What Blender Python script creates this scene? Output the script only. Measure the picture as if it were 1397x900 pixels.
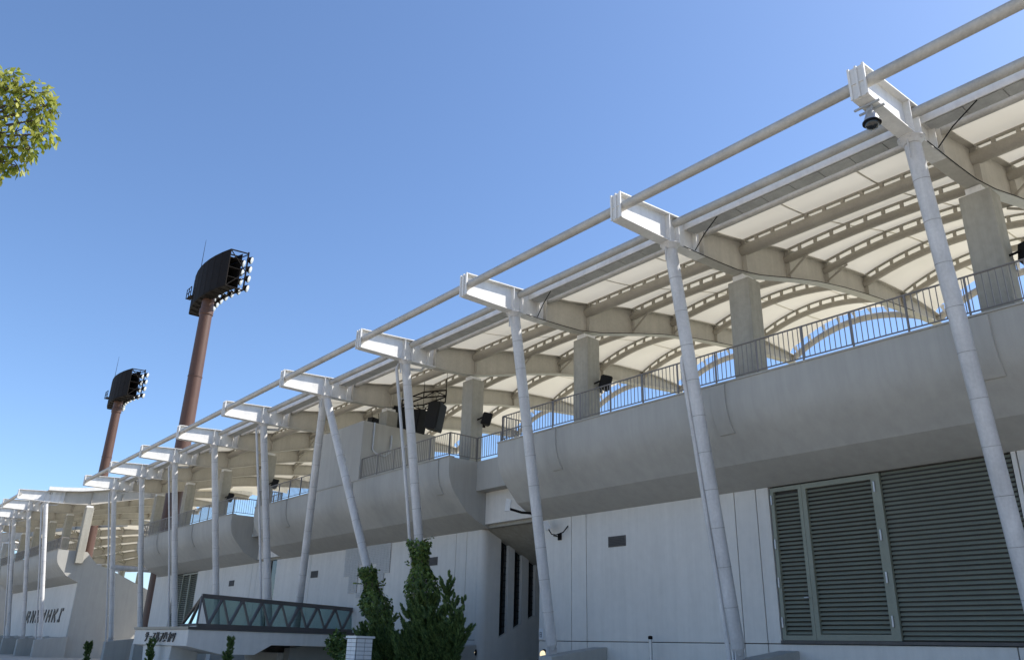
import bpy, math, random
from mathutils import Vector, Matrix
for o in list(bpy.data.objects): bpy.data.objects.remove(o)
S = bpy.context.scene
COL = S.collection
EYE = 1.6
# ------------------------------------------------------------------ camera
# world: X = inward from the facade line, Y = along the facade, Z up
yaw, pitch, roll, FPX = 0.68495, 0.37539, 0.02619, 1106.95
fw = Vector((math.sin(yaw)*math.cos(pitch), math.cos(yaw)*math.cos(pitch), math.sin(pitch)))
rt = Vector((math.cos(yaw), -math.sin(yaw), 0)); up = rt.cross(fw)
R_ = math.cos(roll)*rt + math.sin(roll)*up; U_ = -math.sin(roll)*rt + math.cos(roll)*up
cam = bpy.data.cameras.new('camera'); co = bpy.data.objects.new('camera', cam); COL.objects.link(co)
m = Matrix((R_, U_, -fw)).transposed().to_4x4(); m.translation = (0, 0, EYE); co.matrix_world = m
cam.sensor_width = 36; cam.lens = 36*FPX/1397; cam.clip_end = 6000; cam.clip_start = .05
S.camera = co
# ------------------------------------------------------------------ light
SUN = Vector((.74, -.45, 1.0)).normalized()
w = bpy.data.worlds.new('World'); S.world = w; w.use_nodes = True
nt = w.node_tree; bg = nt.nodes['Background']; sky = nt.nodes.new('ShaderNodeTexSky')
sky.sky_type = 'NISHITA'; sky.sun_disc = False
sky.sun_elevation = math.asin(SUN.z); sky.sun_rotation = math.atan2(SUN.x, SUN.y)
sky.air_density = .92; sky.dust_density = .8; sky.ozone_density = 6.0; sky.altitude = 0
nt.links.new(sky.outputs[0], bg.inputs[0]); bg.inputs[1].default_value = .12
sl = bpy.data.lights.new('sun', 'SUN'); sl.energy = 5.0; sl.angle = math.radians(.53); sl.color = (1, .955, .88)
so = bpy.data.objects.new('sun', sl); COL.objects.link(so); so.rotation_euler = (-SUN).to_track_quat('-Z', 'Y').to_euler()
so.location = (30, -20, 60)
S.view_settings.view_transform = 'Standard'; S.view_settings.look = 'None'; S.view_settings.gamma = 1
S.view_settings.exposure = 0.9
S.render.engine = 'CYCLES'
S.cycles.max_bounces = 7; S.cycles.diffuse_bounces = 4; S.cycles.transmission_bounces = 6; S.cycles.glossy_bounces = 3

# ------------------------------------------------------------------ materials
def mat(name, col, rough=.6, metal=0, noise=None, bump=0, streak=0, spec=.4, emit=0):
    """noise = (scale, amount): tonal variation from world position; streak: vertical weather streaks"""
    M = bpy.data.materials.new(name); M.use_nodes = True
    t = M.node_tree; N = t.nodes; L = t.links; b = N['Principled BSDF']
    b.inputs['Roughness'].default_value = rough; b.inputs['Metallic'].default_value = metal
    b.inputs['Specular IOR Level'].default_value = spec
    b.inputs['Base Color'].default_value = (*col, 1)
    if emit:
        b.inputs['Emission Color'].default_value = (*col, 1); b.inputs['Emission Strength'].default_value = emit
    if noise:
        g = N.new('ShaderNodeNewGeometry')
        n1 = N.new('ShaderNodeTexNoise'); n1.inputs['Scale'].default_value = noise[0]; n1.inputs['Detail'].default_value = 7; n1.inputs['Roughness'].default_value = .62
        L.new(g.outputs['Position'], n1.inputs['Vector'])
        mr = N.new('ShaderNodeMapRange'); mr.inputs['From Min'].default_value = .28; mr.inputs['From Max'].default_value = .72
        mr.inputs['To Min'].default_value = 1-noise[1]; mr.inputs['To Max'].default_value = 1+noise[1]*.6
        L.new(n1.outputs['Fac'], mr.inputs['Value'])
        cur = mr.outputs['Result']
        n2 = N.new('ShaderNodeTexNoise'); n2.inputs['Scale'].default_value = noise[0]*11; n2.inputs['Detail'].default_value = 5
        L.new(g.outputs['Position'], n2.inputs['Vector'])
        m2 = N.new('ShaderNodeMapRange'); m2.inputs['From Min'].default_value = .3; m2.inputs['From Max'].default_value = .7
        m2.inputs['To Min'].default_value = 1-noise[1]*.5; m2.inputs['To Max'].default_value = 1+noise[1]*.35
        L.new(n2.outputs['Fac'], m2.inputs['Value'])
        mu = N.new('ShaderNodeMath'); mu.operation = 'MULTIPLY'; L.new(cur, mu.inputs[0]); L.new(m2.outputs['Result'], mu.inputs[1]); cur = mu.outputs[0]
        if streak:
            mp = N.new('ShaderNodeMapping'); mp.inputs['Scale'].default_value = (1.6, 1.6, .09); L.new(g.outputs['Position'], mp.inputs['Vector'])
            n3 = N.new('ShaderNodeTexNoise'); n3.inputs['Scale'].default_value = 1.9; n3.inputs['Detail'].default_value = 6; n3.inputs['Roughness'].default_value = .7
            L.new(mp.outputs['Vector'], n3.inputs['Vector'])
            m3 = N.new('ShaderNodeMapRange'); m3.inputs['From Min'].default_value = .33; m3.inputs['From Max'].default_value = .62
            m3.inputs['To Min'].default_value = 1-streak; m3.inputs['To Max'].default_value = 1.0
            L.new(n3.outputs['Fac'], m3.inputs['Value'])
            mv = N.new('ShaderNodeMath'); mv.operation = 'MULTIPLY'; L.new(cur, mv.inputs[0]); L.new(m3.outputs['Result'], mv.inputs[1]); cur = mv.outputs[0]
        vm = N.new('ShaderNodeVectorMath'); vm.operation = 'SCALE'; vm.inputs[0].default_value = col; L.new(cur, vm.inputs['Scale'])
        L.new(vm.outputs['Vector'], b.inputs['Base Color'])
        if bump:
            bp = N.new('ShaderNodeBump'); bp.inputs['Strength'].default_value = bump; bp.inputs['Distance'].default_value = .02
            L.new(n2.outputs['Fac'], bp.inputs['Height']); L.new(bp.outputs['Normal'], b.inputs['Normal'])
    return M
CONC = mat('concrete', (.385, .375, .345), .85, noise=(.16, .06), bump=.12, streak=.10, spec=.25)
CONC_OLD = mat('weathered_concrete', (.34, .325, .28), .9, noise=(.5, .14), bump=.35, streak=.18, spec=.2)
WALL = mat('painted_wall', (.62, .595, .55), .75, noise=(.4, .06), bump=.10, streak=.09, spec=.3)
VENT = mat('vent_grille', (.10, .092, .085), .6, noise=(4, .2), spec=.3)
JOINT = mat('joint_dark', (.06, .06, .06), .9)
WHITE = mat('white_steel_paint', (.68, .67, .645), .45, noise=(1.1, .10), bump=.05, streak=.14, spec=.45)
POLE = mat('pole_paint', (.55, .545, .54), .42, noise=(1.3, .13), bump=.06, streak=.2, spec=.45)
COLLAR = mat('weld_seam', (.33, .32, .31), .6, noise=(2.5, .4), spec=.3)
TUBE = mat('tube_paint', (.40, .385, .355), .5, noise=(1.7, .2), bump=.05, streak=0, spec=.4)
INNER = mat('inner_beam_beige', (.44, .415, .365), .5, noise=(.9, .10), bump=.04, streak=.12, spec=.4)  # beam inward of the gusset: beige, darker than the white outer part
BEIGE = mat('ladder_truss_paint', (.33, .305, .26), .5, noise=(1.7, .12), bump=.05, spec=.4)
GUTTER = mat('gutter_steel', (.40, .40, .39), .5, noise=(2, .15), streak=.2, spec=.4)
RAIL = mat('railing_steel', (.17, .155, .145), .45, noise=(3, .12), spec=.5)
LOUV = mat('louvre_green', (.215, .225, .175), .5, noise=(1.5, .10), bump=.03, spec=.4)
BLACK = mat('black_cabinet', (.007, .007, .0075), .6, noise=(3, .2), spec=.2)
CABLE = mat('cable_black', (.012, .012, .012), .7, spec=.15)
STEELD = mat('dark_steel', (.010, .008, .0075), .75, noise=(2, .25), spec=.12)
RUST = mat('brown_tower_paint', (.085, .042, .028), .5, noise=(.8, .12), bump=.05, streak=.15, spec=.4)
REFL = mat('lamp_face', (.5, .52, .53), .18, noise=(4, .05), spec=.8)
BRONZE = mat('bronze_frame', (.075, .068, .066), .4, noise=(2, .15), spec=.5)
RTILE = mat('relief_tile', (.40, .40, .395), .45, noise=(5, .10), spec=.4)
TILE = mat('white_tile', (.70, .70, .70), .35, noise=(6, .10), spec=.5)
LETTER = mat('letter_metal', (.055, .05, .05), .5, noise=(3, .1))
STEEL = mat('galvanised', (.45, .46, .47), .4, .6, noise=(5, .15))
LAMPG = mat('lamp_glass', (1.0, .83, .50), .3, emit=.55)
BARK = mat('bark', (.075, .055, .04), .9, noise=(6, .3), bump=.6)
GRASS = mat('pitch_grass', (.055, .10, .03), .9, noise=(.2, .3))
ASPH = mat('plaza_paving', (.44, .40, .335), .9, noise=(.3, .2), bump=.3)
HOUSE = mat('far_house', (.55, .55, .53), .8, noise=(.5, .08))
DARKG = mat('dark_glass', (.015, .018, .02), .12, noise=(.7, .3), spec=.6)

def leaf_mat(name, a, bcol, trans):
    M = bpy.data.materials.new(name); M.use_nodes = True; t = M.node_tree; N = t.nodes; L = t.links
    b = N['Principled BSDF']; b.inputs['Roughness'].default_value = .5; b.inputs['Specular IOR Level'].default_value = .35
    g = N.new('ShaderNodeNewGeometry'); r = N.new('ShaderNodeValToRGB')
    r.color_ramp.elements[0].color = (*a, 1); r.color_ramp.elements[1].color = (*bcol, 1)
    L.new(g.outputs['Random Per Island'], r.inputs['Fac']); L.new(r.outputs['Color'], b.inputs['Base Color'])
    tr = N.new('ShaderNodeBsdfTranslucent'); L.new(r.outputs['Color'], tr.inputs['Color'])
    mx = N.new('ShaderNodeMixShader'); mx.inputs[0].default_value = trans
    L.new(b.outputs[0], mx.inputs[1]); L.new(tr.outputs[0], mx.inputs[2]); L.new(mx.outputs[0], N['Material Output'].inputs[0])
    return M
LEAF = leaf_mat('camphor_leaf', (.13, .18, .02), (.44, .44, .09), .5)
IVY = leaf_mat('ivy_leaf', (.03, .065, .014), (.17, .24, .055), .25)
JUNI = leaf_mat('juniper_needles', (.03, .07, .022), (.17, .24, .075), .25)

def membrane_mat():
    M = bpy.data.materials.new('roof_membrane'); M.use_nodes = True; t = M.node_tree; N = t.nodes; L = t.links
    N.remove(N['Principled BSDF'])
    g = N.new('ShaderNodeNewGeometry'); n = N.new('ShaderNodeTexNoise'); n.inputs['Scale'].default_value = .35; n.inputs['Detail'].default_value = 6
    L.new(g.outputs['Position'], n.inputs['Vector'])
    r = N.new('ShaderNodeValToRGB'); r.color_ramp.elements[0].position = .3; r.color_ramp.elements[1].position = .7
    r.color_ramp.elements[0].color = (.67, .625, .52, 1); r.color_ramp.elements[1].color = (.76, .715, .61, 1)
    L.new(n.outputs['Fac'], r.inputs['Fac'])
    d = N.new('ShaderNodeBsdfDiffuse'); tr = N.new('ShaderNodeBsdfTranslucent')
    L.new(r.outputs['Color'], d.inputs['Color']); L.new(r.outputs['Color'], tr.inputs['Color'])
    mx = N.new('ShaderNodeMixShader'); mx.inputs[0].default_value = .25
    L.new(d.outputs[0], mx.inputs[1]); L.new(tr.outputs[0], mx.inputs[2]); L.new(mx.outputs[0], N['Material Output'].inputs[0])
    return M
MEMB = membrane_mat()
def glass_mat():
    M = bpy.data.materials.new('tinted_glass'); M.use_nodes = True; t = M.node_tree; N = t.nodes; L = t.links
    N.remove(N['Principled BSDF'])
    gl = N.new('ShaderNodeBsdfGlossy'); gl.inputs['Roughness'].default_value = .03; gl.inputs['Color'].default_value = (.75, .85, .85, 1)
    tr = N.new('ShaderNodeBsdfTransparent'); tr.inputs['Color'].default_value = (.58, .68, .66, 1)
    fr = N.new('ShaderNodeFresnel'); fr.inputs['IOR'].default_value = 1.5
    mx = N.new('ShaderNodeMixShader'); L.new(fr.outputs[0], mx.inputs[0]); L.new(tr.outputs[0], mx.inputs[1]); L.new(gl.outputs[0], mx.inputs[2])
    L.new(mx.outputs[0], N['Material Output'].inputs[0]); return M
GLASS = glass_mat()

# ------------------------------------------------------------------ mesh helpers
class MB:
    def __init__(s): s.v = []; s.f = []
    def box(s, a, b):
        (x0, y0, z0), (x1, y1, z1) = a, b; k = len(s.v)
        s.v += [(x0,y0,z0),(x1,y0,z0),(x1,y1,z0),(x0,y1,z0),(x0,y0,z1),(x1,y0,z1),(x1,y1,z1),(x0,y1,z1)]
        s.f += [tuple(k+i for i in q) for q in ((0,3,2,1),(4,5,6,7),(0,1,5,4),(1,2,6,5),(2,3,7,6),(3,0,4,7))]
        return s
    def tube(s, p, q, r0, r1=None, n=16, cap=True):
        p, q = Vector(p), Vector(q); r1 = r0 if r1 is None else r1
        d = (q-p).normalized(); a = d.orthogonal().normalized(); b = d.cross(a); k = len(s.v)
        for c, r in ((p, r0), (q, r1)):
            for i in range(n):
                t = 2*math.pi*i/n; s.v.append(tuple(c + a*math.cos(t)*r + b*math.sin(t)*r))
        for i in range(n):
            j = (i+1) % n; s.f.append((k+i, k+j, k+n+j, k+n+i))
        if cap: s.f.append(tuple(k+i for i in reversed(range(n)))); s.f.append(tuple(k+n+i for i in range(n)))
        return s
    def path(s, pts, r, n=10, cap=True):
        pts = [Vector(p) for p in pts]; k = len(s.v); A = None
        for i, p in enumerate(pts):
            d = (pts[min(i+1, len(pts)-1)] - pts[max(i-1, 0)]).normalized()
            if A is None: A = d.orthogonal().normalized()
            else: A = (A - d*A.dot(d)).normalized()
            B = d.cross(A); rr = r[i] if isinstance(r, (list, tuple)) else r
            for j in range(n):
                t = 2*math.pi*j/n; s.v.append(tuple(p + A*math.cos(t)*rr + B*math.sin(t)*rr))
        for i in range(len(pts)-1):
            for j in range(n):
                jj = (j+1) % n; s.f.append((k+i*n+j, k+i*n+jj, k+(i+1)*n+jj, k+(i+1)*n+j))
        if cap:
            s.f.append(tuple(k+i for i in reversed(range(n)))); e = k+(len(pts)-1)*n; s.f.append(tuple(e+i for i in range(n)))
        return s
    def prism(s, poly, u0, u1):
        """poly of (x, z) extruded along y"""
        k = len(s.v); n = len(poly)
        s.v += [(x, u0, z) for x, z in poly] + [(x, u1, z) for x, z in poly]
        for i in range(n):
            j = (i+1) % n; s.f.append((k+i, k+j, k+n+j, k+n+i))
        s.f.append(tuple(k+i for i in range(n))); s.f.append(tuple(k+n+i for i in reversed(range(n))))
        return s
    def prismx(s, poly, x0, x1):
        """poly of (y, z) extruded along x"""
        k = len(s.v); n = len(poly)
        s.v += [(x0, y, z) for y, z in poly] + [(x1, y, z) for y, z in poly]
        for i in range(n):
            j = (i+1) % n; s.f.append((k+i, k+j, k+n+j, k+n+i))
        s.f.append(tuple(k+i for i in range(n))); s.f.append(tuple(k+n+i for i in reversed(range(n))))
        return s
    def ribbon(s, top, bot, y0, y1):
        """closed plate between two (x,z) polylines with equal counts"""
        n = len(top); k = len(s.v)
        for y in (y0, y1):
            s.v += [(x, y, z) for x, z in top] + [(x, y, z) for x, z in bot]
        o = 2*n
        for i in range(n-1):
            s.f += [(k+i, k+i+1, k+n+i+1, k+n+i), (k+o+i, k+o+n+i, k+o+n+i+1, k+o+i+1),
                    (k+i, k+o+i, k+o+i+1, k+i+1), (k+n+i, k+n+i+1, k+o+n+i+1, k+o+n+i)]
        s.f += [(k, k+n, k+o+n, k+o), (k+n-1, k+o+n-1, k+o+2*n-1, k+2*n-1)]
        return s
    def lathe(s, prof, c, axis=(0,0,1), n=20):
        d = Vector(axis).normalized(); a = d.orthogonal().normalized(); b = d.cross(a); c = Vector(c); k = len(s.v)
        for r, h in prof:
            for i in range(n):
                t = 2*math.pi*i/n; s.v.append(tuple(c + d*h + a*math.cos(t)*r + b*math.sin(t)*r))
        for q in range(len(prof)-1):
            for i in range(n):
                j = (i+1) % n; s.f.append((k+q*n+i, k+q*n+j, k+(q+1)*n+j, k+(q+1)*n+i))
        s.f.append(tuple(k+i for i in reversed(range(n)))); e = k+(len(prof)-1)*n; s.f.append(tuple(e+i for i in range(n)))
        return s
    def mesh(s, name, M, smooth=40):
        me = bpy.data.meshes.new(name); me.from_pydata(s.v, [], s.f); me.validate()
        import bmesh
        bm = bmesh.new(); bm.from_mesh(me); bmesh.ops.recalc_face_normals(bm, faces=bm.faces); bm.to_mesh(me); bm.free()
        me.materials.append(M)
        if smooth:
            for p in me.polygons: p.use_smooth = True
            me.set_sharp_from_angle(angle=math.radians(smooth))
        return me
def raw_mesh(name, v, f, M):
    me = bpy.data.meshes.new(name); me.from_pydata(v, [], f); me.materials.append(M); return me
def link(name, me, parent=None, loc=(0,0,0), **props):
    o = bpy.data.objects.new(name, me); COL.objects.link(o); o.location = loc
    if parent is not None:
        o.parent = parent; o.matrix_parent_inverse = Matrix.Translation(-Vector(parent.location))
    for k, v in props.items(): o[k] = v
    return o
def thing(name, label, cat, loc=(0,0,0), group=None):
    o = bpy.data.objects.new(name, None); COL.objects.link(o); o.location = loc; o.empty_display_size = .3
    o['label'] = label; o['category'] = cat
    if group: o['group'] = group
    return o
E0 = (0, 0, EYE)     # meshes below are written with z measured from eye height; this lifts them
def lerp(tab, x):
    if x <= tab[0][0]: return tab[0][1]
    for (a, p), (b, q) in zip(tab, tab[1:]):
        if x <= b: return p + (q-p)*(x-a)/(b-a)
    return tab[-1][1]
def bevel(o, wd=.02, seg=2):
    b = o.modifiers.new('bevel', 'BEVEL'); b.width = wd; b.segments = seg; b.limit_method = 'ANGLE'; b.angle_limit = math.radians(40); return o

# ------------------------------------------------------------------ ground
gm = raw_mesh('ground', [(-3000,-3000,0),(3000,-3000,0),(3000,3000,0),(-3000,3000,0)], [(0,1,2,3)], ASPH)
link('ground', gm, None, (0,0,0), kind='structure')
link('pitch', raw_mesh('pitch', [(50,-60,0),(125,-60,0),(125,180,0),(50,180,0)], [(0,1,2,3)], GRASS), None, (0,0,.01), kind='structure')

# ------------------------------------------------------------------ grandstand section data (v, z above eye)
DU, U0 = 7.47, 6.73
BOT = [(15.45,11.76),(17.7,11.75),(19.0,11.77),(20.4,11.82),(21.2,11.88),(22.0,12.02),(23.6,12.44),(25.2,12.86),(26.8,13.22),(28.9,13.57),(31.3,13.87),(33.9,14.13),(37.0,14.38)]
TOP = [(15.45,12.54),(17.7,12.67),(19.0,12.76),(20.4,12.92),(21.2,13.06),(22.0,13.22),(23.6,13.58),(25.2,13.87),(26.8,14.12),(28.9,14.42),(31.3,14.70),(33.9,14.84),(37.0,14.68)]
RISE = [(19.6,0),(21.6,.03),(24.3,.16),(27.0,.36),(30.1,.60),(33.4,.85),(36.8,1.1)]
LIP, LIPZ, WALLV = 19.7, 7.63, 21.95
FH = .19          # half flange width
T_ = .035
def beam_meshes():
    D = {}
    cut = lambda P, lo, hi: [(lo, lerp(P, lo))] + [p for p in P if lo+.05 < p[0] < hi-.05] + [(hi, lerp(P, hi))]
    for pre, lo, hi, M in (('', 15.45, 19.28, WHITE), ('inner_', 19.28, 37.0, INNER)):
        t, q = cut(TOP, lo, hi), cut(BOT, lo, hi); xs = sorted(set([p[0] for p in t]+[p[0] for p in q]))
        t, q = [(x, lerp(TOP, x)) for x in xs], [(x, lerp(BOT, x)) for x in xs]
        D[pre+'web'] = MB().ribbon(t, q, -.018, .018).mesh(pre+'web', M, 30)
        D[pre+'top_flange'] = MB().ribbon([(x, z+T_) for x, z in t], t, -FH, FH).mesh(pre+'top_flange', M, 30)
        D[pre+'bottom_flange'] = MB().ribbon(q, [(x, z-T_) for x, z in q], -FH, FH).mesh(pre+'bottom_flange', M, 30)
    b = MB(); b.box((15.42,-FH+.02,11.74),(15.447,FH-.02,12.56))
    for q in (-FH-.01, -.025, FH-.04): b.box((15.375,q,11.73),(15.418,q+.05,12.57))
    b.box((15.39,-FH+.042,12.12),(15.418,-.027,12.15)); b.box((15.39,.027,12.12),(15.418,FH-.042,12.15))
    D['end_plate'] = b.mesh('end_plate', WHITE, 0)
    for x in (17.62, 18.05, 18.9, 19.25, 21.6, 24.3, 27.0, 30.1, 33.4):
        for sg in (-1, 1):
            y0, y1 = sorted((sg*.019, sg*(FH-.01)))
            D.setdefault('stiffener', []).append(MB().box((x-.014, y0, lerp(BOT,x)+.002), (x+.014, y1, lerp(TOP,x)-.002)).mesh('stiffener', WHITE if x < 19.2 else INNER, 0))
    return D
BM = beam_meshes()
rail_t = lambda n, x, z, r, u0, u1, M: MB().path([(x, u0+(u1-u0)*k/max(1,int((u1-u0)/DU)), z) for k in range(max(1,int((u1-u0)/DU))+1)], r, 20).mesh(n, M, 50)
PURL = [(21.6,.20),(24.3,.15),(27.0,.14),(30.1,.135),(33.4,.13)]
def arc(t): return 1-(2*t-1)**2
def purlin_pts(x, off, n=14, a=.0):
    return [(x, a+(DU-2*a)*k/n, lerp(TOP,x)+off+lerp(RISE,x)*arc(k/n)) for k in range(n+1)]
PM = {}
for x, r in PURL:
    chord = MB().path(purlin_pts(x, -.33, a=.02), r, 16).mesh('purlin', BEIGE, 50)
    bar = MB()
    P = purlin_pts(x, .045, a=.06)
    for a, b in zip(P, P[1:]):
        bar.prismx([(a[1],a[2]-.035),(b[1],b[2]-.035),(b[1],b[2]+.02),(a[1],a[2]+.02)], x-.05, x+.05)
    bar = bar.mesh('top_bar', BEIGE, 30)
    strs = []; allst = MB(); ns = 11
    for k in range(1, ns+1):
        t = k/(ns+1); y = DU*t; z0 = lerp(TOP,x)-.33+lerp(RISE,x)*arc(t)+r*.85; z1 = lerp(TOP,x)+.012+lerp(RISE,x)*arc(t)
        allst.box((x-.05, y-.05, z0), (x+.05, y+.05, z1))
        strs.append(MB().box((x-.05, y-.05, z0), (x+.05, y+.05, z1)).mesh('strut', BEIGE, 0))
    PM[x] = (chord, bar, strs, allst.mesh('strut_row', BEIGE, 0))
FRONT = MB().path(purlin_pts(36.8, -.12, 18), .16, 16).mesh('front_arch', TUBE, 50)
def memb_mesh(x0=19.5):
    xs = [x0 + (36.5-x0)*k/22 for k in range(23)]; ys = 20; v = []; f = []
    for i, x in enumerate(xs):
        for j in range(ys+1):
            t = j/ys; xx = x - (.18*abs(math.sin(math.pi*t*9)) if i == 22 else 0)
            v.append((xx, DU*t, lerp(TOP,x)+.075+(lerp(RISE,x)+(.12 if x>34 else .0)*(x-34)/2.5)*arc(t)))
    for i in range(22):
        for j in range(ys):
            a = i*(ys+1)+j; f.append((a, a+1, a+ys+2, a+ys+1))
    me = raw_mesh('membrane', v, f, MEMB)
    for p in me.polygons: p.use_smooth = True
    return me
def seam_mesh(t):
    v, f = [], []; xs = [19.6+k*.85 for k in range(20)]
    for x in xs:
        for d in (-.004, .004):
            for dz in (.0, -.006):
                tt = t+d+.02*math.sin(x*.6); v.append((x, DU*tt, lerp(TOP,x)+.070+(lerp(RISE,x)+(.12*(x-34)/2.5 if x>34 else 0))*arc(tt)+dz))
    for i in range(len(xs)-1):
        a = i*4; f += [(a,a+2,a+6,a+4),(a+1,a+5,a+7,a+3),(a,a+4,a+5,a+1),(a+2,a+3,a+7,a+6)]
    return raw_mesh('membrane_seam', v, f, SEAM)
SEAM = mat('membrane_seam', (.60, .555, .46), .7)
SEAMS = [seam_mesh(t) for t in (.34, .67)]
MEM = memb_mesh(); MEM_SET = memb_mesh(24.6)
TAB = raw_mesh('lacing_tab', [(0,-.12,0),(0,.12,0),(.24,.0,-.34),(0,-.12,.012),(0,.12,.012),(.24,0,-.33)], [(0,2,1),(3,4,5),(0,1,4,3),(1,2,5,4),(2,0,3,5)], WHITE)
GP = MB().box((0,-.443,0),(.42,.443,.02)).mesh('gutter_panel', GUTTER, 0)
def balcony_profile():
    out = [(19.7,7.63),(19.7,7.25),(19.715,7.0),(19.755,6.76),(19.83,6.52),(19.95,6.30),(20.12,6.08),(20.34,5.84),(20.57,5.60),(20.76,5.40),(21.25,5.13),(21.949,4.84)]
    inn = [(21.949,6.3),(20.0,6.55),(19.93,6.6),(19.93,7.63)]
    return out+inn
BOLT = MB().lathe([(.028,0),(.028,.03),(.015,.034)], (0,0,-.035), n=6).mesh('bolt', POLE, 0)
def pole_thing(parent, top, base, dv, u, drain, low=False):
    """leaning steel pole with collars, cap, pin base; drain = side offset of a drainpipe"""
    t, b = Vector(top), Vector(base); L = (dv, u, EYE)
    p = link('support_pole', MB().tube(b, t, .19, .19, 28).mesh('support_pole', POLE, 50), parent, L)
    d = (t-b); n = 11
    for k in range(1, n):
        c = b+d*(k/n); link('weld_collar', MB().tube(c-d.normalized()*.008, c+d.normalized()*.008, .194, .194, 28).mesh('weld_collar', COLLAR, 50), p, L)
    link('cap', MB().lathe([(.2,-.12),(.27,0),(.31,.03),(.31,.06),(.1,.065)], t-Vector((0,0,.02)), n=24).mesh('cap', POLE, 30), p, L)
    for k in range(2):
        link('gusset', MB().box((t.x-.245+k*.44, t.y-.015, t.z-.55), (t.x-.195+k*.44, t.y+.015, t.z-.02)).mesh('gusset', POLE, 0), p, L)
    for k in range(6):
        a = k*math.pi/3+.3; q = t+Vector((math.cos(a)*.255, math.sin(a)*.255, .0))
        link('bolt', BOLT, p, (dv+q.x, u+q.y, EYE+q.z-.015))
    pin = MB().tube(b-d.normalized()*.18, b, .11, .18, 16)
    pin.box((b.x-.2, b.y-.06, b.z-.38), (b.x+.2, b.y-.02, b.z-.08)); pin.box((b.x-.2, b.y+.02, b.z-.38), (b.x+.2, b.y+.06, b.z-.08))
    link('pin_base', pin.mesh('pin_base', POLE, 40), p, L)
    ped = MB().prism([(b.x-.45,-2.2),(b.x-.45,b.z-.36),(b.x+.3,b.z-.25),(WALLV-.01,b.z-.02),(WALLV-.01,-2.2)], b.y-.5, b.y+.14)
    bevel(link('pedestal', ped.mesh('pedestal', CONC, 30), parent, L), .02)
    if drain:
        s = drain; dp = MB(); o = Vector((-.13, .20, 0)) if low else Vector((-.26, s, 0))
        a = t+Vector((.0,0,-.15))+o
        if low: dp.path([tuple(b+o*.2+d*.715),tuple(b+o*.8+d*.695),tuple(b+o+d*.675),tuple(b+o+d*.5),tuple(b+o+Vector((0,0,-.3)))], .065, 12)
        else: dp.path([(18.9, 0.1, 12.45), (18.9,.22,11.72), (18.8,.24,11.58),(18.1,s*.8,11.48),tuple(a+Vector((.06,0,.06))),tuple(a+Vector((.0,0,-.15))),tuple(b+o+d*.5),tuple(b+o+Vector((0,0,-.3)))], .065, 12)
        q = link('drainpipe', dp.mesh('drainpipe', POLE, 50), parent, L)
        c = MB()
        for k in ((.14,.32,.5,.66) if low else (.14,.32,.5,.68,.86)):
            cc = b+o+d*k; c.tube(cc-d.normalized()*.03, cc+d.normalized()*.03, .078, .078, 12); c.tube(tuple(cc), tuple(cc-o*.7), .014, .014, 6)
        link('clamp', c.mesh('clamp', POLE, 40), q, L)

def stand_roof(parent, dv, us, near=(), drains=(), vee=None, poles=True):
    n = len(us)
    for i, u in enumerate(us):
        L = (dv, u, EYE)
        bm = link('roof_beam', BM['web'], parent, L)
        for k in ('inner_web','top_flange','inner_top_flange','bottom_flange','inner_bottom_flange','end_plate'): link(k, BM[k], bm, L)
        for s in BM['stiffener']: link('stiffener', s, bm, L)
        cp = link('column', COLM, parent, L); bevel(cp, .03)
        link('saddle', SADM, cp, L)
        if poles:
            if vee is not None and i == vee:
                for s in (-4.35, 4.35): pole_thing(parent, (17.8, .12 if s>0 else -.12, 11.66), (19.75, s, .2), dv, u, 0)
            else:
                pole_thing(parent, (17.8, 0, 11.68), (19.78, 0, .2), dv, u, .28 if i in drains else 0, low=(near and i == 2))
        if i < n-1:
            for k, (x, r) in enumerate(PURL):
                ch, bar, strs, allst = PM[x]
                p = link('purlin', ch, parent, L); link('top_bar', bar, p, L)
                if i in near:
                    for s in strs: link('strut', s, p, L)
                else: link('strut_row', allst, p, L, kind='stuff')
            link('front_arch', FRONT, parent, L)
            mo = link('membrane', MEM, parent, L)
            for sm in SEAMS: link('membrane_seam', sm, mo, L)
            for k in range(9):
                t = (k+.5)/9; x = 36.4
                link('lacing_tab', TAB, parent, (dv+36.42, u+DU*t, EYE+lerp(TOP,36.5)+.10+(lerp(RISE,36.5)+.12)*arc(t)))
            for k in range(8):
                link('gutter_panel', GP, parent, (dv+18.54, u+.55+k*.91, EYE+12.455))
    a, b = us[0]-.1, us[-1]+.1
    for nm, x, z, r, M in (('outer_rail',15.56,12.15,.14,TUBE),('eaves_tube',18.03,12.53,.135,TUBE),('membrane_edge_tube',19.45,12.70,.135,TUBE)):
        link(nm, rail_t(nm, x, z, r, a, b, M), parent, (dv,0,EYE))
    g = MB().box((18.48,a,12.47),(18.51,b,12.69)); g.box((18.51,a,12.50),(18.98,b,12.515)); g.box((18.98,a,12.47),(19.0,b,12.72))
    link('gutter', g.mesh('gutter', WHITE, 0), parent, (dv,0,EYE))

COLM = MB().box((21.23,-.4,6.5),(21.9,.4,11.62)).mesh('column', CONC_OLD, 0)
sd = MB().box((21.25,-.2,11.62),(21.85,.2,11.80)); sd.box((21.35,-.03,11.6),(21.75,.03,11.85))
SADM = sd.mesh('saddle', WHITE, 0)

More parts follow.
